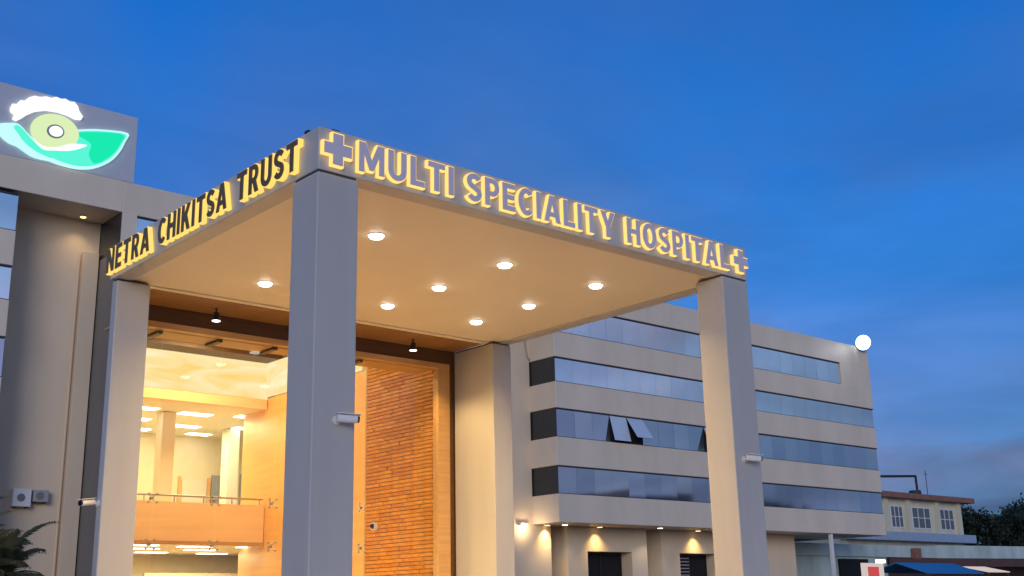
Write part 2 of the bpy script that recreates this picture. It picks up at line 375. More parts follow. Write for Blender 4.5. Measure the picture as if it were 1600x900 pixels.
# middle part, hidden by the portico except at its left corner
XM = 20.1
B('corner_wall', 'facade', hosp, XM, 20.82, YB, YB+1.0, 17.8, 19.65)
for z0, z1 in SP: B('spandrel', 'facade', hosp, XM, 40, YB, YE, z0, z1)
B('spandrel', 'facade', hosp, XM, 40, YB, YE, 0, 5.0)
bm_, _ = window_band(20.72, 40, 17.80, 19.63, 1.5, hidden_from=26.8)
for z0, z1 in ROWS[1:]+[(5.0, 6.35)]: B('window_band', 'side_glass', hosp, XM+0.1, 40, YB+0.12, YE-0.1, z0, z1)
B('side_wall', 'side_wall', hosp, XM-0.06, XM-0.003, YB+0.003, YRW+0.1, 0, 17.8)  # shade on this side face is put into its dark wall colour
B('return_panel', 'side_glass', hosp, XM-0.05, XM-0.004, YB+0.01, YRW, 17.81, 19.64)
# left recess wall, its duct box, left wing
B('recess_wall', 'facade_wall', hosp, 15.3, XM-0.07, YRW, YE, 0, 19.66)
B('duct_box', 'facade_wall', hosp, 19.23, 19.96, YRW-0.28, YRW-0.003, 0, 18.1, 0.02)
XL = 4.0
for z0, z1 in SP: B('spandrel', 'facade', hosp, XL, 15.47, YB, YE, z0, z1, 0.03)
B('spandrel', 'facade', hosp, XL, 15.47, YB, YE, 0, 6.30)
for z0, z1 in ROWS: window_band(XL, 15.47, z0, min(z1, 19.6), 1.43)
B('roof_band', 'facade', hosp, XL, XM+0.0, YB, YE, 19.65, ROOF, 0.03)
# downpipe on the duct box edge
MB().tube([(19.1, YRW-0.08, 0.2), (19.1, YRW-0.08, 18.0)], 0.06).build('downpipe', 'facade_wall', hosp)
# cable loop hanging beside the right wing
pts = [Vector((46.75+0.5*math.sin(t*1.5), YRW-0.12, 18.6-2.6*math.sin(t*math.pi/2)+(0.5*max(0, t-0.75)*4))) for t in [i/14 for i in range(15)]]
MB().tube([(47.0, YRW-0.1, 19.5), (46.98, YRW-0.1, 18.2), (47.02, YRW-0.1, 17.2), (47.15, YRW-0.1, 16.55), (47.3, YRW-0.1, 16.35), (47.36, YRW-0.15, 16.4)], 0.05).build('cable', 'grey_plastic', hosp)

# soffit lights of the right wing
def soffit_light(x, y, label, yellow):
    t = empty('soffit_light', (x, y, 6.345), label, 'light', 'small lights under the right wing')
    MB().cyl((x, y, 6.30), (x, y, 6.344), 0.20, n=20).build('housing', 'white_plastic', t)
    MB().cyl((x, y, 6.285), (x, y, 6.298), 0.17, n=20).build('lens', 'lamp_yellow' if yellow else 'lamp_white', t)
    if yellow: lamp('lamp', 'SPOT', (x, y, 6.27), 300, (1.0, 0.66, 0.24), t, 0.15, (x, y+0.25, 3.0), R(105), 1.0)
    else: lamp('lamp', 'SPOT', (x, y, 6.27), 70, (1.0, 0.9, 0.7), t, 0.1, (x, y, 3.0), R(120), 0.5)
soffit_light(49.05, 51.3, 'small white light under the right wing at its left corner', False)
soffit_light(52.57, 51.85, 'yellow wall-washing lamp above the left dark doorway under the right wing', True)
soffit_light(57.1, 50.9, 'small white light under the right wing between the two dark doorways', False)
soffit_light(61.9, 51.8, 'yellow wall-washing lamp above the louvred doorway beside the right column', True)
soffit_light(48.3, 52.05, 'yellow lamp washing the edge of the leftmost ground floor wall block', True)
def wall_lamp():
    t = empty('wall_lamp', (46.4, YRW, 6.3), 'small white wall lamp on the narrow wall left of the right wing', 'light')
    MB().box(46.2, 46.75, YRW-0.25, YRW-0.003, 6.25, 6.4, 0.02).build('housing', 'white_plastic', t)
    MB().box(46.22, 46.73, YRW-0.24, YRW-0.02, 6.225, 6.247).build('lens', 'lamp_white', t)
    lamp('lamp', 'POINT', (46.45, YRW-0.5, 6.1), 26, (1.0, 0.75, 0.42), t, 0.1)
wall_lamp()
def recess_light():
    t = empty('recess_light', (18.9, 51.6, 19.64), 'small lamp under the roof overhang above the left recess', 'light')
    MB().cyl((18.9, 51.6, 19.58), (18.9, 51.6, 19.645), 0.16, n=16).build('housing', 'white_plastic', t)
    MB().cyl((18.9, 51.6, 19.565), (18.9, 51.6, 19.579), 0.13, n=16).build('lens', 'lamp_yellow', t)
    lamp('lamp', 'SPOT', (18.9, 51.6, 19.55), 60, (1.0, 0.72, 0.40), t, 0.12, (18.9, 50.6, 6), R(120), 0.9)
recess_light()

# floodlight on the far roof corner
def floodlight():
    x, y, z = 81.0, 49.6, 21.45
    t = empty('floodlight', (x, y+0.5, ROOF), 'blazing white floodlight on the far right roof corner of the hospital', 'light')
    MB().cyl((x, y+0.5, ROOF), (x, y+0.5, z), 0.05).cyl((x, y+0.5, z), (x, y+0.1, z), 0.05).build('bracket', 'black_metal', t)
    d = Vector((-0.62, -0.70, -0.35)).normalized(); c = Vector((x, y, z))
    MB().cyl(c-d*0.22, c+d*0.10, 0.34, 0.64, 32).build('housing', 'black_metal', t)
    MB().cyl(c+d*0.102, c+d*0.115, 0.61, 0.61, 32).build('lens', 'flood_disc', t, origin=c+d*0.11)
    p = c+d*0.2
    lamp('lamp', 'SPOT', p, 500, (0.85, 0.95, 1.0), t, 0.4, p+d*10, R(140), 0.8)
floodlight()

# ================================================================== roof logo sign
def roof_sign():
    t = empty('roof_sign', (16.5, 50.3, ROOF), 'grey roof signboard with glowing green eye and leaf logo', 'sign')
    B('board', 'sign_panel', t, 11.6, 20.55, 50.0, 50.28, ROOF, 24.48, 0.02)
    B('support', 'black_metal', t, 12.5, 12.7, 50.285, 51.4, ROOF, 22.6); B('support', 'black_metal', t, 19.2, 19.4, 50.285, 51.4, ROOF, 22.6)
    # photo-measured plan of the logo mapped on the board plane
    def P(zx, zy):   # zoomed drawing units -> board x,z
        px, py = zx/4.092, 110+zy/4.092
        return LP(px, py)
    def LP(px, py):
        d = fw+r2*((px-800)/1811.87)-u2*((py-450)/1811.87)
        k = 50.0/d.y; return (d.x*k, 1.6+d.z*k)
    def piece(name, pts, m, y0, y1): return MB().prism([P(*p) for p in pts], 'y', y0, y1).build(name, m, t)
    def smooth(pts, n=5):
        o = []; c = len(pts)
        for i in range(c):
            p0, p1, p2, p3 = pts[i-1], pts[i], pts[(i+1) % c], pts[(i+2) % c]
            for k in range(n):
                u = k/n
                o.append(tuple(0.5*((2*p1[j])+(-p0[j]+p2[j])*u+(2*p0[j]-5*p1[j]+4*p2[j]-p3[j])*u*u+(-p0[j]+3*p1[j]-3*p2[j]+p3[j])*u**3) for j in (0, 1)))
        return o
    body = [(-30, 352), (60, 340), (120, 352), (185, 420), (260, 470), (340, 470), (400, 400), (520, 382), (650, 383), (812, 406), (795, 462), (765, 520), (715, 576), (650, 612), (575, 633), (480, 632), (380, 608), (310, 582), (250, 570), (190, 548), (110, 492), (50, 465), (-10, 410)]
    piece('leaf_rim', smooth(body, 3), 'logo_pale', 49.88, 49.997)
    green = [(400, 412), (520, 394), (650, 395), (795, 414), (778, 462), (745, 520), (700, 566), (640, 598), (570, 617), (480, 615), (390, 590), (320, 560), (250, 510), (360, 505), (430, 470)]
    piece('leaf', smooth(green, 3), 'logo_teal', 49.86, 49.878)
    core = [(480, 405), (650, 402), (782, 420), (762, 475), (720, 535), (650, 585), (590, 600), (560, 540), (575, 480), (520, 440)]
    piece('leaf_core', smooth(core, 3), 'logo_green', 49.845, 49.858)
    stripe = [(80, 365), (120, 362), (190, 440), (250, 500), (330, 560), (300, 560), (220, 520), (150, 465), (110, 410)]
    piece('palm_stripe', smooth(stripe, 3), 'logo_teal', 49.86, 49.877)
    ring = [(340+155*math.cos(a)*1.0, 402+115*math.sin(a)+20*math.cos(a)) for a in [2*math.pi*i/40 for i in range(40)]]
    piece('eye_ring', ring, 'logo_ring', 49.82, 49.843)
    sw = [(200, 440), (260, 490), (350, 500), (440, 478), (545, 486), (500, 508), (430, 522), (340, 520), (260, 510)]
    piece('palm_swoosh', smooth(sw, 3), 'logo_white', 49.79, 49.817)
    ring2 = [(345+56*math.cos(a), 399+44*math.sin(a)+6*math.cos(a)) for a in [2*math.pi*i/28 for i in range(28)]]
    piece('pupil_rim', ring2, 'grey_plastic', 49.79, 49.817)
    pup = [(347+44*math.cos(a), 399+34*math.sin(a)+5*math.cos(a)) for a in [2*math.pi*i/28 for i in range(28)]]
    piece('pupil', pup, 'logo_white', 49.77, 49.788)
    brow = []
    top = [(62, 245), (75, 218), (100, 222), (125, 196), (150, 200), (180, 178), (215, 168), (250, 176), (290, 172), (320, 182), (355, 176), (385, 190), (410, 186), (440, 206), (470, 208), (492, 236), (500, 265), (524, 302)]
    bot = [(512, 320), (478, 316), (430, 292), (370, 272), (290, 259), (220, 266), (170, 286), (130, 312), (98, 326), (76, 312), (88, 286), (64, 266)]
    piece('brow', top+bot, 'logo_white', 49.86, 49.997)
    return t
roof_sign()

# ================================================================== entrance portico
X0, XR, Y0, YC, H, FT = 8.275, 18.18, 13.559, 20.95, 7.76, 8.424
port = empty('entrance_portico', (13.2, 17.2, 0.1), 'grey panelled entrance portico with square columns and a lit flat canopy', 'portico')
# fascia frame (four beams) with thin panel seams, roof deck, recessed soffit
FW = 0.34
GAP = 0.035
can = MB()
can.box(X0, XR, Y0, Y0+FW, H, FT, 0.012)
can.build('front_fascia', 'acp', port)
MB().box(X0, X0+FW, Y0+FW+0.002, YC, H, FT, 0.012).build('side_fascia', 'acp', port)
MB().box(XR-FW, XR, Y0+FW+0.002, YC, H, FT, 0.012).build('side_fascia', 'acp', port)
B('roof_deck', 'acp_edge', port, X0+FW+0.002, XR-FW-0.002, Y0+FW+0.002, YC+0.1, FT-0.25, FT-0.05)
B('soffit', 'soffit', port, X0+FW+0.001, XR-FW-0.001, Y0+FW+0.001, YC+0.115, H+0.03, H+0.06)
B('back_fascia', 'soffit', port, X0+FW+0.004, XR-FW-0.004, YC-0.05, YC+0.118, H+0.001, H+0.028)
def column(x0, x1, y0, y1):
    c = MB().box(x0, x1, y0, y1, 0.1, H-GAP, 0.018).build('column', 'acp', port)
    B('shadow_gap', 'acp_edge', c, x0+0.03, x1-0.03, y0+0.03, y1-0.03, H-GAP-0.003, H-0.002)
    return c
column(X0+0.002, X0+0.70, Y0+0.002, Y0+0.70)
column(17.40, XR-0.002, Y0+0.002, Y0+0.66)
column(8.33, 8.99, 20.72, YC)
column(17.60, XR-0.002, 20.72, 22.2)
# small boxes on the canopy roof corner
for x, y in ((8.36, 13.95), (8.62, 13.70)):
    t = empty('roof_lamp_box', (x, y, FT), 'small dark lamp box on the canopy roof, %s' % ('left of the front corner' if y > 13.8 else 'right of the front corner, above the cross'), 'lamp box', 'lamp boxes on the canopy roof')
    MB().box(x-0.07, x+0.07, y-0.05, y+0.05, FT+0.015, FT+0.06, 0.008).build('body', 'black_metal', t)
    MB().box(x-0.02, x+0.02, y-0.03, y+0.03, FT-0.001, FT+0.022).build('bracket', 'black_metal', t)

# canopy downlights, three by three
names_r = ['front row', 'middle row', 'back row']; names_c = ['left', 'centre', 'right']
for j, y in enumerate((15.69, 17.70, 19.47)):
    for i, x in enumerate((10.76, 13.66, 16.07)):
        t = empty('downlight', (x, y, H+0.03), 'round warm downlight in the canopy soffit, %s, %s of three' % (names_r[j], names_c[i]), 'downlight', 'downlights in the canopy soffit')
        ring = MB().cyl((x, y, H+0.018), (x, y, H+0.0295), 0.155, n=28).build('trim_ring', 'white_plastic', t)
        MB().cyl((x, y, H-0.022), (x, y, H+0.0175), 0.110, 0.135, n=28).build('lens', 'lamp_disc', t)
        lamp('lamp', 'AREA', (x, y, H-0.027), 52, (1.0, 0.65, 0.24), t, 0.20, spread=R(130))

# ================================================================== entrance lobby behind the portico
YG = 22.26; XS = 17.556; YL = 31.4; LC = 9.35; LCF = 8.80; YS = 24.6
lob = empty('entrance_lobby', (14, 27, 0.1), 'glazed double-height entrance lobby glowing yellow behind the portico', 'lobby')
# wood slat ceiling between canopy and glass
B('ceiling_backing', 'wood_dark', lob, 9.0, 17.59, YC+0.125, YG+0.05, H+0.04, H+0.10)
for k in range(9):
    y = YC+0.16+k*0.125
    B('ceiling_slat', 'wood_slat', lob, 9.0, 17.585, y, y+0.095, H+0.0, H+0.038)
B('bulkhead', 'wood_dark', lob, 9.0, 17.59, YG-0.02, YG+0.14, 7.43, H+0.039)  # unlit drop of the wood ceiling, its shade put into the dark tone
B('glass_head_beam', 'wood_beam', lob, 8.95, 17.45, YG-0.06, YG+0.16, 7.30, 7.428)
B('jamb', 'wood_beam', lob, 17.10, 17.45, YG-0.055, YG+0.16, 0.1, 7.299)
B('jamb_return', 'wood_dark', lob, 17.452, 17.59, YG-0.02, YG+0.14, 0.1, 7.429)
B('side_return', 'acp', lob, 8.93, 8.985, YC+0.002, YG+0.1, 0.1, H+0.03)
# glass panes with joints
jx = [9.0, 10.0, 11.36, 12.70, 14.98, 17.095]
for a, b in zip(jx[:-1], jx[1:]):
    B('glass_pane', 'lobby_glass', lob, a+0.006, b-0.006, YG+0.02, YG+0.034, 0.12, 7.298)
def spider(x, z):
    m = MB()
    for sx in (-1, 1):
        for sz in (-1, 1):
            m.cyl((x, YG+0.10, z), (x+sx*0.085, YG+0.05, z+sz*0.085), 0.009, n=8)
            m.cyl((x+sx*0.085, YG+0.012, z+sz*0.085), (x+sx*0.085, YG+0.06, z+sz*0.085), 0.018, n=10)
    m.cyl((x, YG+0.06, z), (x, YG+0.16, z), 0.03, n=10)
    m.build('spider_fitting', 'steel', lob)
for x in jx[1:-1]:
    for z in (2.95, 3.85): spider(x, z)
    B('fin_bracket', 'black_metal', lob, x-0.06, x+0.06, YG+0.165, YG+0.75, 7.235, 7.42)
for a, b in zip(jx[:-1], jx[1:]):
    B('head_soffit', 'wood_beam', lob, a+0.07, b-0.07, YG+0.17, YG+0.80, 7.29, 7.33)
# shell
XSS = 8.99+(YS-YG-0.1)/2.463
MB().prism([(8.99, YG+0.1), (XSS, YS), (XSS-0.09, YS), (8.93, YG+0.1)], 'z', 0.1, LCF+0.08).build('side_wall', 'plaster_in', lob)
MB().prism([(XSS, YS), (12.66, YL), (15.3, 38.0), (15.2, 38.02), (12.55, YL), (XSS-0.09, YS)], 'z', 0.1, LC+0.08).build('side_wall', 'plaster_in', lob)
MB().prism([(9.05, YG+0.15), (17.7, YG+0.15), (17.7, YS), (XSS+0.02, YS)], 'z', LCF, LCF+0.08).build('ceiling', 'wood_panel', lob)
MB().prism([(XSS+0.02, YS), (17.7, YS), (17.7, YL+0.1), (12.68, YL+0.1)], 'z', LC, LC+0.08).build('ceiling', 'wood_panel', lob)
B('ceiling_step', 'wood_panel', lob, XSS+0.02, 17.55, YS-0.10, YS-0.002, LCF+0.081, LC+0.08)
for k in range(6):
    x = 10.0+1.35*k
    B('ceiling_rib', 'wood_dark', lob, x-0.12, x+0.12, YS+0.01, max(YS+0.3, min(YL-0.95, YG+0.1+(x-0.2-8.99)*2.46)), LC-0.10, LC-0.002)
B('cornice', 'wood_dark', lob, 12.66, 17.55, YL-0.9, YL-0.11, 9.0, LC-0.004)
MB().prism([(9.0, YG), (17.5, YG), (22, YL), (22, 38), (15.3, 38), (12.64, YL)], 'z', 0.11, 0.16).build('floor', 'paving', lob)
# backlit bulkhead (onyx) and the upper storey opening
B('backlit_panel', 'backlit_onyx', lob, 12.67, XS-0.03, YL-0.10, YL, 7.88, 8.998)
B('backlit_panel', 'backlit_onyx', lob, XS-0.10, XS-0.002, 26.2, YL-0.11, 7.96, 8.998)
B('lintel', 'peach_panel', lob, 12.67, XS-0.03, YL-0.08, YL+0.25, 7.58, 7.878)
B('gallery_front', 'peach_panel', lob, 12.67, XS-0.03, YL-0.12, YL+0.02, 3.60, 4.68)
RM = [(12.72, YL+0.021), (24, YL+0.021), (24, 37.89), (15.31, 37.89)]
MB().prism(RM, 'z', 3.53, 3.85).build('gallery_slab', 'plaster_in', lob)
B('gallery_edge', 'wood_beam', lob, 12.67, XS-0.03, YL-0.15, YL+0.0, 3.50, 3.598)
MB().prism([(12.82, YL+0.252)]+[(24, YL+0.252)]+RM[2:], 'z', 7.60, 7.72).build('upper_ceiling', 'plaster_white', lob)
B('back_wall', 'plaster_in', lob, 15.25, 24.0, 37.9, 38.05, 0.16, 7.7)
B('right_wall', 'plaster_white', lob, 23.8, 23.95, YL, 37.9, 0.16, 7.7)
B('office_door', 'plaster_white', lob, 18.0, 18.9, 37.85, 37.89, 3.86, 6.1)
B('upper_window', 'grey_plastic', lob, 20.2, 20.9, 37.84, 37.89, 4.7, 6.4)
for x, y in ((15.35, 33.6), (18.6, 35.6)):
    B('pillar', 'plaster_white', lob, x-0.22, x+0.22, y-0.22, y+0.22, 3.86, 7.59, 0.02)
MB().tube([(12.75, YL-0.05, 4.86), (XS-0.05, YL-0.05, 4.86)], 0.03, 10).build('handrail', 'steel', lob)
for k in range(6): MB().cyl((12.9+k*0.9, YL-0.05, 4.68), (12.9+k*0.9, YL-0.05, 4.86), 0.018, n=8).build('rail_post', 'steel', lob)
B('cabinet', 'wood_beam', lob, 16.3, 17.5, 37.5, 37.88, 3.86, 5.3, 0.01)
B('notice_board', 'grey_plastic', lob, 19.1, 19.9, 37.83, 37.89, 5.1, 6.3)
for x in (17.85, 18.95): B('door_trim', 'wood_panel', lob, x, x+0.1, 37.82, 37.885, 3.86, 6.2)
B('air_grille', 'grey_plastic', lob, 20.4, 21.4, 37.84, 37.885, 6.7, 7.1)
B('reception_wall', 'peach_panel', lob, 16.2, 21.5, 36.4, 36.55, 0.17, 2.9)
for x, y, ww in ((14.3, 33.2, 0.55), (16.2, 33.4, 0.5), (17.9, 33.0, 0.5), (15.0, 35.2, 0.5), (17.0, 35.8, 0.5), (19.0, 35.2, 0.5), (16.0, 37.2, 0.4), (18.2, 37.2, 0.4)):
    B('upper_light', 'lamp_white', lob, x-ww, x+ww, y-0.22, y+0.22, 7.585, 7.598)
for x, y in ((14.2, 32.3), (16.0, 32.6), (17.8, 32.4), (15.0, 34.0), (17.0, 34.2), (19.2, 34.4), (16.2, 36.0), (18.4, 36.2)):
    B('lower_light', 'lamp_white', lob, x-0.5, x+0.5, y-0.15, y+0.15, 3.512, 3.527)
lamp('lamp', 'AREA', (14.6, 29.0, 9.2), 175, (1.0, 0.74, 0.38), lob, 2.0)
lamp('lamp', 'AREA', (14.0, 25.5, 2.6), 34, (1.0, 0.60, 0.18), lob, 1.2, target=(17.5, 25.0, 2.2))  # added fill without a fixture, brightens the lower brick wall
lamp('lamp', 'AREA', (17.0, 34.5, 7.5), 105, (1.0, 0.83, 0.48), lob, 2.5)
lamp('lamp', 'AREA', (17.0, 34.5, 3.4), 110, (1.0, 0.82, 0.46), lob, 2.5)
# right side wall: wood panelling, then stone brick cladding nearer the glass
B('wood_panelling', 'wood_panel', lob, XS, XS+0.12, 25.96, YL+1.4, 0.16, 7.94)
B('wood_trim', 'wood_beam', lob, XS-0.05, XS+0.10, 25.88, 25.955, 0.16, 8.9)
bw = B('brick_wall', 'mortar', lob, XS, XS+0.25, YG+0.17, 25.875, 0.16, LCF-0.005)
bms = []
for m in ('stone_a', 'stone_b', 'stone_c'):
    for ln in (0.52, 0.86):
        o = MB().box(-0.05, 0.0, 0, ln, 0, 0.085, 0.006).build('brick', m, None, origin=(0, 0, 0)); bms.append((o.data, ln)); bpy.data.objects.remove(o)
ch = 0.098; nb = 0; stuff = MB(); stuff_n = 0
z = 1.45; row = 0
cells = []
zz = 0.2
while zz < LCF-0.12:
    y = YG+0.20-(0.22 if row % 2 else 0)
    y = max(y, YG+0.18)
    while y < 25.84:
        me, ln = random.choice(bms)
        if row % 2 and y < YG+0.19: me = random.choice([b for b in bms if b[1] == 0.52])[0]; ln = 0.52
        if 25.866-(y+ln) < 0.2: sc_ = (25.866-y)/ln
        elif y+ln > 25.86:
            sc_ = (25.866-y)/ln
            if sc_ < 0.2: break
        else: sc_ = 1.0
        cells.append((zz, y, me, ln, sc_)); y += ln*sc_+0.006
    zz += ch; row += 1
vis = sorted([c for c in cells if c[0] > 2.2], key=lambda c: c[0])[:300]
visset = set(id(c) for c in vis)
for c in cells:
    zz, y, me, ln, sc_ = c; dx = random.uniform(-0.012, 0.004)
    if id(c) in visset:
        o = bpy.data.objects.new('brick', me); COL.objects.link(o); put(o, (XS+dx, y, zz), bw); o.scale = (1, sc_, 1)
    else: stuff.box(XS-0.05+dx, XS+dx, y, y+ln*sc_, zz, zz+0.082)
o = stuff.build('brick_courses', 'stone_a', bw); o['kind'] = 'stuff'
# exterior of the lobby: roof and right wall
MB().prism([(9.0, YG+0.2), (17.9, YG+0.2), (17.9, YS), (XSS, YS)], 'z', LCF+0.085, LCF+0.2).build('lobby_roof', 'facade', lob)
MB().prism([(XSS, YS), (17.9, YS), (24.1, YL), (24.1, 38.1), (15.2, 38.1), (12.55, YL)], 'z', LC+0.085, LC+0.2).build('lobby_roof', 'facade', lob)
B('outer_wall', 'facade', lob, XS+0.26, XS+0.5, 22.22, YL, 0.1, LCF+0.08)

# hanging spot lamps on the slat ceiling
for i, (x, y) in enumerate(((10.88, 21.70), (15.91, 21.62))):
    t = empty('spot_lamp', (x, y, H), 'black cylinder spot lamp under the slat ceiling, %s' % ('left of the corner column' if i == 0 else 'above the brick wall'), 'spot lamp', 'spot lamps under the slat ceiling')
    MB().cyl((x, y, H-0.10), (x, y, H-0.001), 0.02, n=10).cyl((x, y, H-0.004), (x, y, H-0.012), 0.05, n=14).build('stem', 'black_metal', t)
    MB().cyl((x, y, H-0.27), (x, y, H-0.09), 0.075, 0.055, n=18).build('can', 'black_metal', t)
    MB().cyl((x, y, H-0.275), (x, y, H-0.268), 0.085, n=18).build('lens', 'lamp_white', t)
    lamp('lamp', 'SPOT', (x, y, H-0.30), (110 if i == 0 else 190), (1.0, 0.64, 0.24), t, 0.06, (x, y, 0), R(128), 0.45)

# ================================================================== cctv cameras
def cctv(base, wall_n, aim, label):
    base = Vector(base); n = Vector(wall_n); a = Vector(aim).normalized()
    t = empty('security_camera', base, label, 'camera', 'bullet cameras')
    e = base+n*0.14
    MB().cyl(base+n*0.001, base+n*0.035, 0.065, n=16).cyl(base+n*0.03, e, 0.022, n=10).build('bracket', 'white_plastic', t)
    c = e+a*0.06+Vector((0, 0, 0.01))
    MB().cyl(c-a*0.12, c+a*0.16, 0.052, 0.055, n=18).build('body', 'white_plastic', t)
    MB().cyl(c+a*0.162, c+a*0.19, 0.05, 0.047, n=18).build('lens', 'lens', t)
    q = a.to_track_quat('Y', 'Z').to_matrix().to_4x4()
    MB().rbox((0.13, 0.34, 0.012), Matrix.Translation(c+a*0.04+Vector((0, 0, 0.065))) @ q, 0.004).build('sun_hood', 'white_plastic', t)
cctv((8.66, Y0+0.002, 4.14), (0, -1, 0), (1, -0.35, -0.05), 'white bullet camera on the front face of the corner column')
cctv((17.66, Y0+0.002, 4.19), (0, -1, 0), (1, -0.35, -0.05), 'white bullet camera on the front face of the right column')
cctv((8.33, 20.85, 3.57), (-1, 0, 0), (-1, -0.35, -0.15), 'white bullet camera on the outer side of the left column')
def dome():
    t = empty('dome_camera', (XS-0.07, 25.4, 3.66), 'small white dome camera on the orange brick wall', 'camera')
    MB().cyl((XS-0.06, 25.4, 3.70), (XS-0.16, 25.4, 3.70), 0.11, 0.10, n=18).build('base', 'white_plastic', t)
    MB().cyl((XS-0.161, 25.4, 3.70), (XS-0.22, 25.4, 3.70), 0.075, 0.04, n=18).build('dome', 'lens', t)
dome()

# ================================================================== lettering
def arc(cx, cy, rx, ry, a0, a1, n=9):
    return [(cx+rx*math.cos(R(a0+(a1-a0)*i/n)), cy+ry*math.sin(R(a0+(a1-a0)*i/n))) for i in range(n+1)]
def thick(line, h):
    lft, rgt = [], []
    for i, p in enumerate(line):
        q0 = line[max(0, i-1)]; q1 = line[min(len(line)-1, i+1)]
        dx_, dy_ = q1[0]-q0[0], q1[1]-q0[1]; l_ = math.hypot(dx_, dy_); nx, ny = -dy_/l_*h, dx_/l_*h
        lft.append((p[0]+nx, p[1]+ny)); rgt.append((p[0]-nx, p[1]-ny))
    return lft+rgt[::-1]
t_, h_ = 0.205, 0.185
GL = {
 'I': (t_, [[(0, 0), (t_, 0), (t_, 1), (0, 1)]]),
 'L': (0.55, [[(0, 0), (0.55, 0), (0.55, h_), (t_, h_), (t_, 1), (0, 1)]]),
 'T': (0.66, [[(0.33-t_/2, 0), (0.33+t_/2, 0), (0.33+t_/2, 1-h_), (0.66, 1-h_), (0.66, 1), (0, 1), (0, 1-h_), (0.33-t_/2, 1-h_)]]),
 'H': (0.70, [[(0, 0), (t_, 0), (t_, 0.41), (0.70-t_, 0.41), (0.70-t_, 0), (0.70, 0), (0.70, 1), (0.70-t_, 1), (0.70-t_, 0.595), (t_, 0.595), (t_, 1), (0, 1)]]),
 'E': (0.56, [[(0, 0), (0.56, 0), (0.56, h_), (t_, h_), (t_, 0.41), (0.51, 0.41), (0.51, 0.59), (t_, 0.59), (t_, 1-h_), (0.56, 1-h_), (0.56, 1), (0, 1)]]),
 'M': (0.92, [[(0, 0), (0.19, 0), (0.19, 0.60), (0.38, 0.10), (0.54, 0.10), (0.73, 0.60), (0.73, 0), (0.92, 0), (0.92, 1), (0.68, 1), (0.46, 0.44), (0.24, 1), (0, 1)]]),
 'N': (0.72, [[(0, 0), (0.19, 0), (0.19, 0.62), (0.50, 0), (0.72, 0), (0.72, 1), (0.53, 1), (0.53, 0.38), (0.22, 1), (0, 1)]]),
 'A': (0.78, [[(0, 0), (0.21, 0), (0.265, 0.20), (0.515, 0.20), (0.57, 0), (0.78, 0), (0.505, 1), (0.275, 1)], [(0.31, 0.37), (0.39, 0.70), (0.47, 0.37)]]),
 'Y': (0.74, [[(0.265, 0), (0.475, 0), (0.475, 0.40), (0.74, 1), (0.51, 1), (0.37, 0.63), (0.23, 1), (0, 1), (0.265, 0.40)]]),
 'K': (0.72, [[(0, 0), (t_, 0), (t_, 0.30), (0.29, 0.42), (0.48, 0), (0.72, 0), (0.45, 0.58), (0.71, 1), (0.47, 1), (t_, 0.60), (t_, 1), (0, 1)]]),
 'P': (0.62, [[(0, 0), (t_, 0), (t_, 0.35)]+arc(0.34, 0.675, 0.28, 0.325, -90, 90)+[(0, 1)], [(t_, 0.53), (t_, 0.82)]+arc(0.33, 0.675, 0.10, 0.145, 90, -90, 6)]),
 'R': (0.66, [[(0, 0), (t_, 0), (t_, 0.36), (0.28, 0.36), (0.43, 0), (0.66, 0), (0.485, 0.41)]+arc(0.34, 0.69, 0.28, 0.31, -48, 90)+[(0, 1)], [(t_, 0.54), (t_, 0.83)]+arc(0.33, 0.685, 0.10, 0.145, 90, -90, 6)]),
 'O': (0.76, [arc(0.38, 0.5, 0.38, 0.51, 0, 345, 23), arc(0.38, 0.5, 0.165, 0.32, 345, 0, 23)]),
 'U': (0.69, [[(0, 1)]+arc(0.345, 0.34, 0.345, 0.35, 180, 360, 12)+[(0.69, 1), (0.69-t_, 1)]+arc(0.345, 0.34, 0.345-t_, 0.16, 360, 180, 8)+[(t_, 1)]]),
 'C': (0.68, [arc(0.37, 0.5, 0.37, 0.51, 42, 318, 20)+arc(0.37, 0.5, 0.16, 0.32, 310, 50, 18)]),
 'S': (0.62, [thick(arc(0.31, 0.715, 0.215, 0.19, 25, 250, 12)+arc(0.31, 0.285, 0.215, 0.19, 70, -155, 12), 0.098)]),
}
def area2(p): return sum(p[i-1][0]*p[i][1]-p[i][0]*p[i-1][1] for i in range(len(p)))
def grow(p, e):
    if area2(p) < 0: p = p[::-1]
    o = []; n = len(p)
    for i in range(n):
        a, b, c = p[i-1], p[i], p[(i+1) % n]
        d1 = Vector((b[0]-a[0], b[1]-a[1])).normalized(); d2 = Vector((c[0]-b[0], c[1]-b[1])).normalized()
        n1 = Vector((d1.y, -d1.x)); n2 = Vector((d2.y, -d2.x)); m = n1+n2
        k = max(0.45, 1+n1.dot(n2))
        o.append((b[0]+e*m.x/k, b[1]+e*m.y/k))
    return o
def filled(loops):
    """flat triangulated mesh data of an outline with holes"""
    cu = bpy.data.curves.new('outline', 'CURVE'); cu.dimensions = '2D'; cu.fill_mode = 'BOTH'
    for lp in loops:
        sp = cu.splines.new('POLY'); sp.points.add(len(lp)-1); sp.use_cyclic_u = True
        for q, v in zip(sp.points, lp): q.co = (v[0], v[1], 0, 1)
    o = bpy.data.objects.new('outline', cu); COL.objects.link(o)
    dg = bpy.context.evaluated_depsgraph_get(); dg.update()
    me = bpy.data.meshes.new_from_object(o.evaluated_get(dg)); bpy.data.objects.remove(o); bpy.data.curves.remove(cu)
    vs = [(v.co.x, v.co.y) for v in me.vertices]; fs = [tuple(p.vertices) for p in me.polygons]; bpy.data.meshes.remove(me)
    return vs, fs
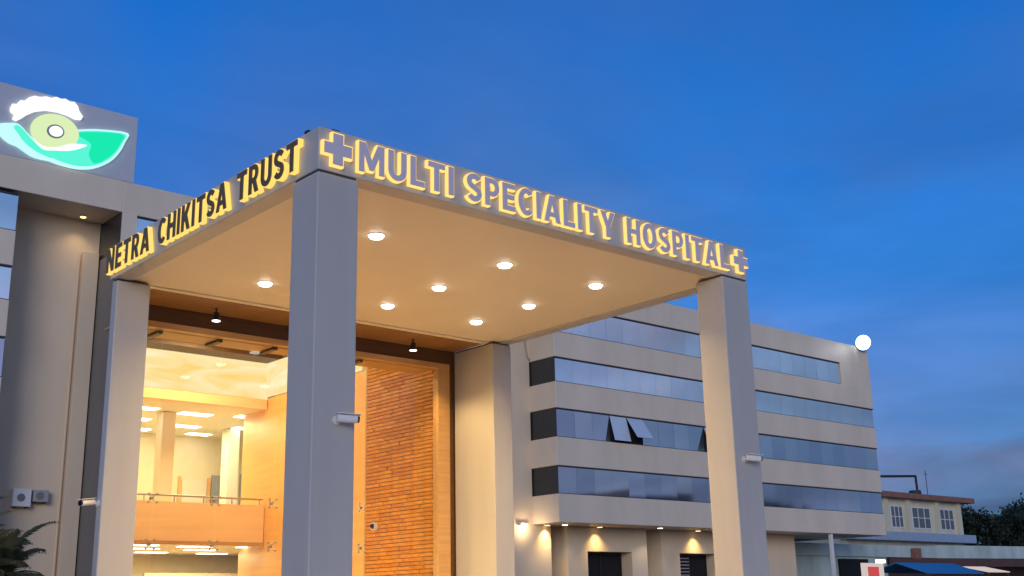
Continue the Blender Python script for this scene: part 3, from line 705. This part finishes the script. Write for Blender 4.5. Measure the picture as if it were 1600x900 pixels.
def word(parent, text, start, end, zbase, cap, place, face, glow, gap, rim, dep):
    """letters spread from start to end; place(u, z, d) -> world"""
    total = sum(GL[c][0] for c in text)+gap*(len(text)-1)
    k = (end-start)/total; u = start
    for c in text:
        wd, loops = GL[c]
        base = [[(x*k, y*cap) for x, y in lp] for lp in loops]
        rimmed = [grow(lp, rim if i == 0 else -rim) for i, lp in enumerate(base)]
        bm = bmesh.new()
        for lps, d0, d1, mi in ((rimmed, 0.012, dep, 1), (base, dep+0.0005, dep+0.016, 0)):
            vs, fs_ = filled(lps)
            for d in (d0, d1):
                V = [bm.verts.new(Vector(place(u+x, zbase+y, d))) for x, y in vs]
                for q in fs_:
                    try: bm.faces.new([V[i] for i in q]).material_index = mi
                    except ValueError: pass
            for lp in lps:
                A = [bm.verts.new(Vector(place(u+x, zbase+y, d0))) for x, y in lp]; Bv = [bm.verts.new(Vector(place(u+x, zbase+y, d1))) for x, y in lp]
                for i in range(len(lp)): bm.faces.new((A[i-1], A[i], Bv[i], Bv[i-1])).material_index = mi
        bmesh.ops.remove_doubles(bm, verts=bm.verts[:], dist=1e-5)
        mb = MB(); mb.bm.free(); mb.bm = bm
        mb.build('letter', [face, glow], parent)
        u += (wd+gap)*k
def plus(parent, cx, cz, sx, sz, arm, place, face, glow):
    def pts(e):
        ax, az = arm*sx, arm*sz
        ax += e; az += e; X = sx+e; Z = sz+e
        return [(-ax, Z), (-ax, az), (-X, az), (-X, -az), (-ax, -az), (-ax, -Z), (ax, -Z), (ax, -az), (X, -az), (X, az), (ax, az), (ax, Z)]
    bm = bmesh.new()
    for e, d0, d1, mi in ((0.022, 0.012, 0.075, 1), (0, 0.0755, 0.092, 0)):
        A = [bm.verts.new(Vector(place(cx+p[0], cz+p[1], d0))) for p in pts(e)]; Bv = [bm.verts.new(Vector(place(cx+p[0], cz+p[1], d1))) for p in pts(e)]
        fs = [bm.faces.new(A[::-1]), bm.faces.new(Bv)]
        for i in range(12): fs.append(bm.faces.new((A[i], A[(i+1) % 12], Bv[(i+1) % 12], Bv[i])))
        for q in fs: q.material_index = mi
    mb = MB(); mb.bm.free(); mb.bm = bm; mb.build('cross', [face, glow], parent)
fs = empty('fascia_sign', (13.2, Y0, H), 'glowing front fascia lettering MULTI SPECIALITY HOSPITAL between two crosses', 'sign')
pf = lambda u, z, d: (u, Y0-d, z)
CAP = 0.47; ZB = H+0.095
for w_, a, b in (('MULTI', 8.92, 10.70), ('SPECIALITY', 10.97, 14.35), ('HOSPITAL', 14.66, 17.54)):
    word(fs, w_, a, b, ZB, CAP, pf, 'letter_face', 'letter_glow', 0.15, 0.017, 0.075)
plus(fs, 8.555, H+0.33, 0.235, 0.24, 0.36, pf, 'letter_face', 'letter_glow')
plus(fs, 17.91, H+0.33, 0.215, 0.22, 0.36, pf, 'letter_face', 'letter_glow')
ls = empty('side_sign', (X0, 17.4, H), 'glowing yellow left fascia lettering NETRA CHIKITSA TRUST with dark faces', 'sign')
pl = lambda u, z, d: (X0-d, -u, z)
for w_, a, b in (('NETRA', 20.90, 19.02), ('CHIKITSA', 18.66, 16.14), ('TRUST', 15.80, 13.98)):
    word(ls, w_, -a, -b, ZB, CAP, pl, 'letter_face_dark', 'letter_glow_side', 0.16, 0.015, 0.095)

# ================================================================== air conditioners on the left recess wall
for i, (x0, x1, z0, z1) in enumerate(((17.0, 17.76, 6.22, 6.98), (17.86, 18.5, 6.45, 6.96))):
    t = empty('air_conditioner', ((x0+x1)/2, YRW-0.2, z0), ['white outdoor air conditioner with a round fan on the left recess wall', 'smaller grey outdoor air conditioner beside the white one on the left recess wall'][i], 'air conditioner', 'air conditioners on the recess wall')
    m_ = 'white_plastic' if i == 0 else 'grey_plastic'
    MB().box(x0, x1, YRW-0.40, YRW-0.08, z0, z1, 0.02).build('casing', m_, t)
    c = ((x0+x1)/2-0.05, (z0+z1)/2)
    MB().cyl((c[0], YRW-0.401, c[1]), (c[0], YRW-0.415, c[1]), 0.17, n=20).build('fan_grille', 'side_wall', t)
    for k in range(2):
        MB().box(x0+0.1+k*(x1-x0-0.24), x0+0.14+k*(x1-x0-0.24), YRW-0.42, YRW-0.001, z0-0.05, z0-0.002).build('bracket', 'black_metal', t)

# ================================================================== vegetation
def leafmat(name, col, var=0.4):
    m = mat(name, col, 0.6, var=var, scale=0.9, spec=0.3); return m
leafmat('leaf_dark', (0.022, 0.034, 0.020)); leafmat('leaf_mid', (0.045, 0.065, 0.030)); leafmat('palm_leaf', (0.060, 0.072, 0.045))
mat('bark', (0.09, 0.07, 0.05), 0.9, var=0.3, scale=6, bump=0.5, bscale=20)
def tree(x, y, h, r, label, leaf='leaf_dark', n=5200, group='dark trees at the right edge', ls=0.38):
    t = empty('tree', (x, y, 0), label, 'tree', group)
    m = MB(); th = h*0.42
    m.cyl((x, y, 0), (x+0.2, y, th), 0.035*h*0.55, 0.022*h*0.5, 10)
    tips = []
    for k in range(7):
        a = k*2.4+random.random(); rr = r*random.uniform(0.35, 0.75)
        e = Vector((x+math.cos(a)*rr, y+math.sin(a)*rr, h*random.uniform(0.58, 0.85)))
        m.cyl((x+0.2, y, th*random.uniform(0.75, 1.0)), e, 0.011*h*0.6, 0.004*h*0.5, 7); tips.append(e)
    m.build('trunk', 'bark', t)
    tips += [Vector((x+random.gauss(0, r*0.35), y+random.gauss(0, r*0.35), h*random.uniform(0.5, 0.92))) for _ in range(14)]
    verts, faces = [], []
    for k in range(n):
        c = random.choice(tips); R_ = r*random.uniform(0.25, 0.42)
        d = Vector((random.gauss(0, 1), random.gauss(0, 1), random.gauss(0, 0.75))).normalized()*R_*random.random()**0.4
        p = c+d; s = ls*random.uniform(0.6, 1.4)
        q = Euler((random.uniform(-1.2, 1.2), random.uniform(-1.2, 1.2), random.uniform(0, 6.28))).to_matrix()
        i = len(verts)
        for ux, uy in ((-0.5, 0), (0, -0.22), (0.5, 0), (0, 0.22)): verts.append(p+q @ Vector((ux*s*1.6, uy*s*1.6, 0.08*s if ux else 0))-Vector((x, y, 0)))
        faces.append((i, i+1, i+2, i+3))
    me = bpy.data.meshes.new('crown'); me.from_pydata([tuple(v) for v in verts], [], faces); me.materials.append(MATS[leaf])
    o = bpy.data.objects.new('crown', me); COL.objects.link(o); o.parent = t
tree(143, 76, 13.2, 5.5, 'leftmost dark tree beyond the old house at the right edge')
tree(151, 74, 12.6, 5.0, 'middle dark tree between the old house and the right edge')
tree(160, 77, 14.8, 6.0, 'rightmost and tallest dark tree at the right edge')
tree(131, 80, 10.5, 4.0, 'small dark tree just behind the old house corner')
tree(172, 74, 13.5, 6.0, 'dark tree at the far right cut by the frame')
tree(152, -12, 17.5, 5.0, 'tall tree across the road mirrored in the lowest window band', group='trees across the road'); tree(164, -14, 15.5, 5.0, 'shorter tree across the road mirrored in the lowest window band', group='trees across the road')

def palm(x, y, h):
    t = empty('palm_plant', (x, y, 0), 'bushy green palm in the lower left corner', 'plant')
    # one frond mesh pointing along +X, arching
    verts, faces = [], []
    Ln = 1.9; prev = None; K = 26
    def spine(u): return Vector((Ln*u*0.92, 0, Ln*(0.42*u-0.62*u*u)))
    for i in range(K):
        u = i/K; p = spine(u); p2 = spine(u+1/K)
        wv = 0.014*(1-u)+0.004
        b = len(verts)
        verts += [p+Vector((0, -wv, 0)), p+Vector((0, wv, 0)), p2+Vector((0, wv*0.9, 0)), p2+Vector((0, -wv*0.9, 0)), p+Vector((0, 0, -wv)), p2+Vector((0, 0, -wv))]
        faces += [(b, b+1, b+2, b+3), (b, b+3, b+5, b+4), (b+1, b+4, b+5, b+2)]
        if i > 3:
            ll = 0.52*math.sin(math.pi*min(1, 0.15+u*0.9))**0.7
            for s in (-1, 1):
                e = p+Vector((ll*0.55, s*ll*0.75, -ll*0.32+0.05*random.random()))
                mid = (p+e)/2+Vector((0, 0, 0.05)); wd = 0.03
                b = len(verts)
                verts += [p, mid+Vector((wd, 0, 0.01)), e, mid-Vector((wd, 0, 0.01))]; faces.append((b, b+1, b+2, b+3))
    me = bpy.data.meshes.new('frond'); me.from_pydata([tuple(v) for v in verts], [], faces); me.materials.append(MATS['palm_leaf'])
    for k in range(5):
        a = k*1.3; MB().cyl((x+0.22*math.cos(a), y+0.22*math.sin(a), 0), (x+0.45*math.cos(a), y+0.45*math.sin(a), h*0.62), 0.05, 0.03, 8).build('stem', 'bark', t)
    for k in range(120):
        a = k*2.399+random.uniform(-0.3, 0.3); tilt = random.uniform(-0.1, 1.15)
        c = random.randrange(5)*1.3
        o = bpy.data.objects.new('frond', me); COL.objects.link(o); o.parent = t
        o.location = (0.42*math.cos(c), 0.42*math.sin(c), h*random.uniform(0.5, 0.72)); o.rotation_euler = (random.uniform(-0.3, 0.3), -tilt, a)
        sc_ = random.uniform(0.5, 0.85); o.scale = (sc_, sc_, sc_)
palm(6.75, 22.4, 3.75)

# ================================================================== background at the right
mat('cream_wall', (0.62, 0.58, 0.44), 0.8, var=0.12, scale=0.8, stretch=(1, 1, 0.4))
mat('pale_green', (0.46, 0.55, 0.52), 0.8, var=0.2, scale=0.6, stretch=(1, 1, 0.4))
mat('roof_brown', (0.26, 0.12, 0.085), 0.8, var=0.25, scale=2)
mat('blue_ledge', (0.30, 0.38, 0.50), 0.7, var=0.12)
mat('tarp_blue', (0.02, 0.20, 0.42), 0.5, var=0.1)
mat('brown_sheet', (0.10, 0.05, 0.045), 0.8, var=0.2)
mat('old_glass', (0.10, 0.11, 0.12), 0.12)
YF = 64.0
oh = empty('old_house', (113, 70, 0), 'old cream two-storey house with brown eaves beyond the hospital', 'house')
B('wall', 'cream_wall', oh, 98, 120.2, YF, YF+12, 0, 11.4)
B('roof', 'roof_brown', oh, 97, 121.8, YF-1.0, YF+13, 11.4, 11.95, 0.05)
B('ledge', 'blue_ledge', oh, 97.5, 120.8, YF-1.2, YF-0.003, 7.15, 8.0, 0.04)
for x in (105.2, 109.4, 115.0, 119.5): B('pilaster', 'cream_wall', oh, x-0.35, x+0.35, YF-0.35, YF-0.003, 8.002, 11.39)
for x0, x1 in ((106.3, 108.6), (110.3, 113.9), (115.8, 118.7)):
    wn = MB().box(x0, x1, YF-0.07, YF-0.004, 8.5, 8.6).box(x0, x1, YF-0.07, YF-0.004, 10.6, 10.7).box(x0, x0+0.12, YF-0.07, YF-0.004, 8.601, 10.599).box(x1-0.12, x1, YF-0.07, YF-0.004, 8.601, 10.599)
    n = 3
    for k in range(1, n): wn.box(x0+(x1-x0)*k/n-0.05, x0+(x1-x0)*k/n+0.05, YF-0.068, YF-0.004, 8.601, 10.599)
    wo = wn.build('window', 'white_plastic', oh)
    for k in range(n):
        a = x0+(x1-x0)*k/n+0.06; b = x0+(x1-x0)*(k+1)/n-0.06
        B('pane', 'old_glass', wo, a, b, YF-0.035, YF-0.02, 8.602, 9.58); B('pane', 'old_glass', wo, a, b, YF-0.035, YF-0.02, 9.66, 10.598)
    B('transom', 'white_plastic', wo, x0+0.12, x1-0.12, YF-0.06, YF-0.015, 9.585, 9.655)
MB().tube([(100, YF+2, 12.0), (100, YF+2, 13.4), (115.4, YF+2, 14.3), (115.5, YF+2, 12.0)], 0.13, 10).build('roof_pipe', 'black_metal', oh)
MB().cyl((119.3, YF+3, 11.95), (119.3, YF+3, 15.2), 0.04).cyl((118.8, YF+3, 14.8), (119.8, YF+3, 14.8), 0.02).build('antenna', 'black_metal', oh)
MB().cyl((114.6, YF+1.8, 11.95), (114.6, YF+1.8, 12.7), 0.75, 0.6, 14).build('water_tank', 'black_metal', oh)
lw = empty('low_building', (104, 58, 0), 'low pale green parapet building with a brown sheet edge below the old house', 'building')
B('parapet', 'pale_green', lw, 78, 100, 56, 62, 5.1, 6.1, 0.03)
MB().prism([(100, 56), (140, 50), (140, 60), (100, 62)], 'z', 5.1, 6.25).build('parapet', 'pale_green', lw)
MB().prism([(92, 55.6), (140, 49.2), (140, 49.8), (92, 55.95)], 'z', 4.3, 5.0).build('sheet_edge', 'brown_sheet', lw)
B('wall', 'pale_green', lw, 78, 92, 56.2, 62, 0, 5.1); B('wall', 'brown_sheet', lw, 92, 138, 57, 62, 0, 5.1)
B('pier', 'roof_brown', lw, 95.6, 96.6, 55.5, 55.9, 4.2, 5.9)
B('unlit_doorway_shade', 'unlit_room_shade', lw, 84.6, 88.8, 56.0, 56.19, 1.0, 4.9)
def stall():
    t = empty('tarpaulin_stall', (79, 45, 0), 'stall with a blue tarpaulin roof at the bottom right', 'stall')
    MB().prism([(43.0, 3.30), (45.4, 4.08), (47.5, 3.5), (47.5, 3.44), (45.4, 4.02), (43.0, 3.24)], 'x', 75.4, 83.2).build('tarpaulin', 'tarp_blue', t)
    for x in (75.6, 79, 83.0):
        for y in (43.1, 47.4): MB().cyl((x, y, 0), (x, y, 3.28), 0.05).build('post', 'black_metal', t)
stall()
def lit_board():
    t = empty('lit_signboard', (72, 45, 0), 'small lit white and red signboard beside the blue tarpaulin', 'sign')
    B('board', 'lit_panel_white', t, 70.6, 73.2, 45, 45.15, 3.0, 4.0, 0.02)
    B('red_panel', 'lit_red', t, 71.2, 72.5, 44.96, 44.995, 3.1, 3.75)
    B('top_light', 'lamp_white', t, 72.4, 73.3, 44.9, 45.1, 4.02, 4.22)
    for x in (70.8, 73.0): MB().cyl((x, 45.1, 0), (x, 45.1, 3.0), 0.05).build('post', 'black_metal', t)
lit_board()
def awning():
    t = empty('white_awning', (87.5, 45, 0), 'small white lit awning at the bottom right edge', 'awning')
    MB().prism([(44.0, 3.45), (46.0, 3.9), (46.0, 3.84), (44.0, 3.39)], 'x', 85.8, 89.2).build('sheet', 'lit_panel_white', t)
    for x in (86, 89):
        MB().cyl((x, 44.1, 0), (x, 44.1, 3.42), 0.05).build('post', 'black_metal', t)
awning()
nb_ = empty('neighbour_block', (126, -16, 0), 'flat roofed block across the road mirrored as a dark shape in the lowest window band', 'building')
B('wall', 'brown_sheet', nb_, 119, 131, -22, -10, 0, 16.6); B('roof_room', 'brown_sheet', nb_, 131, 137, -20, -11, 0, 15.4)
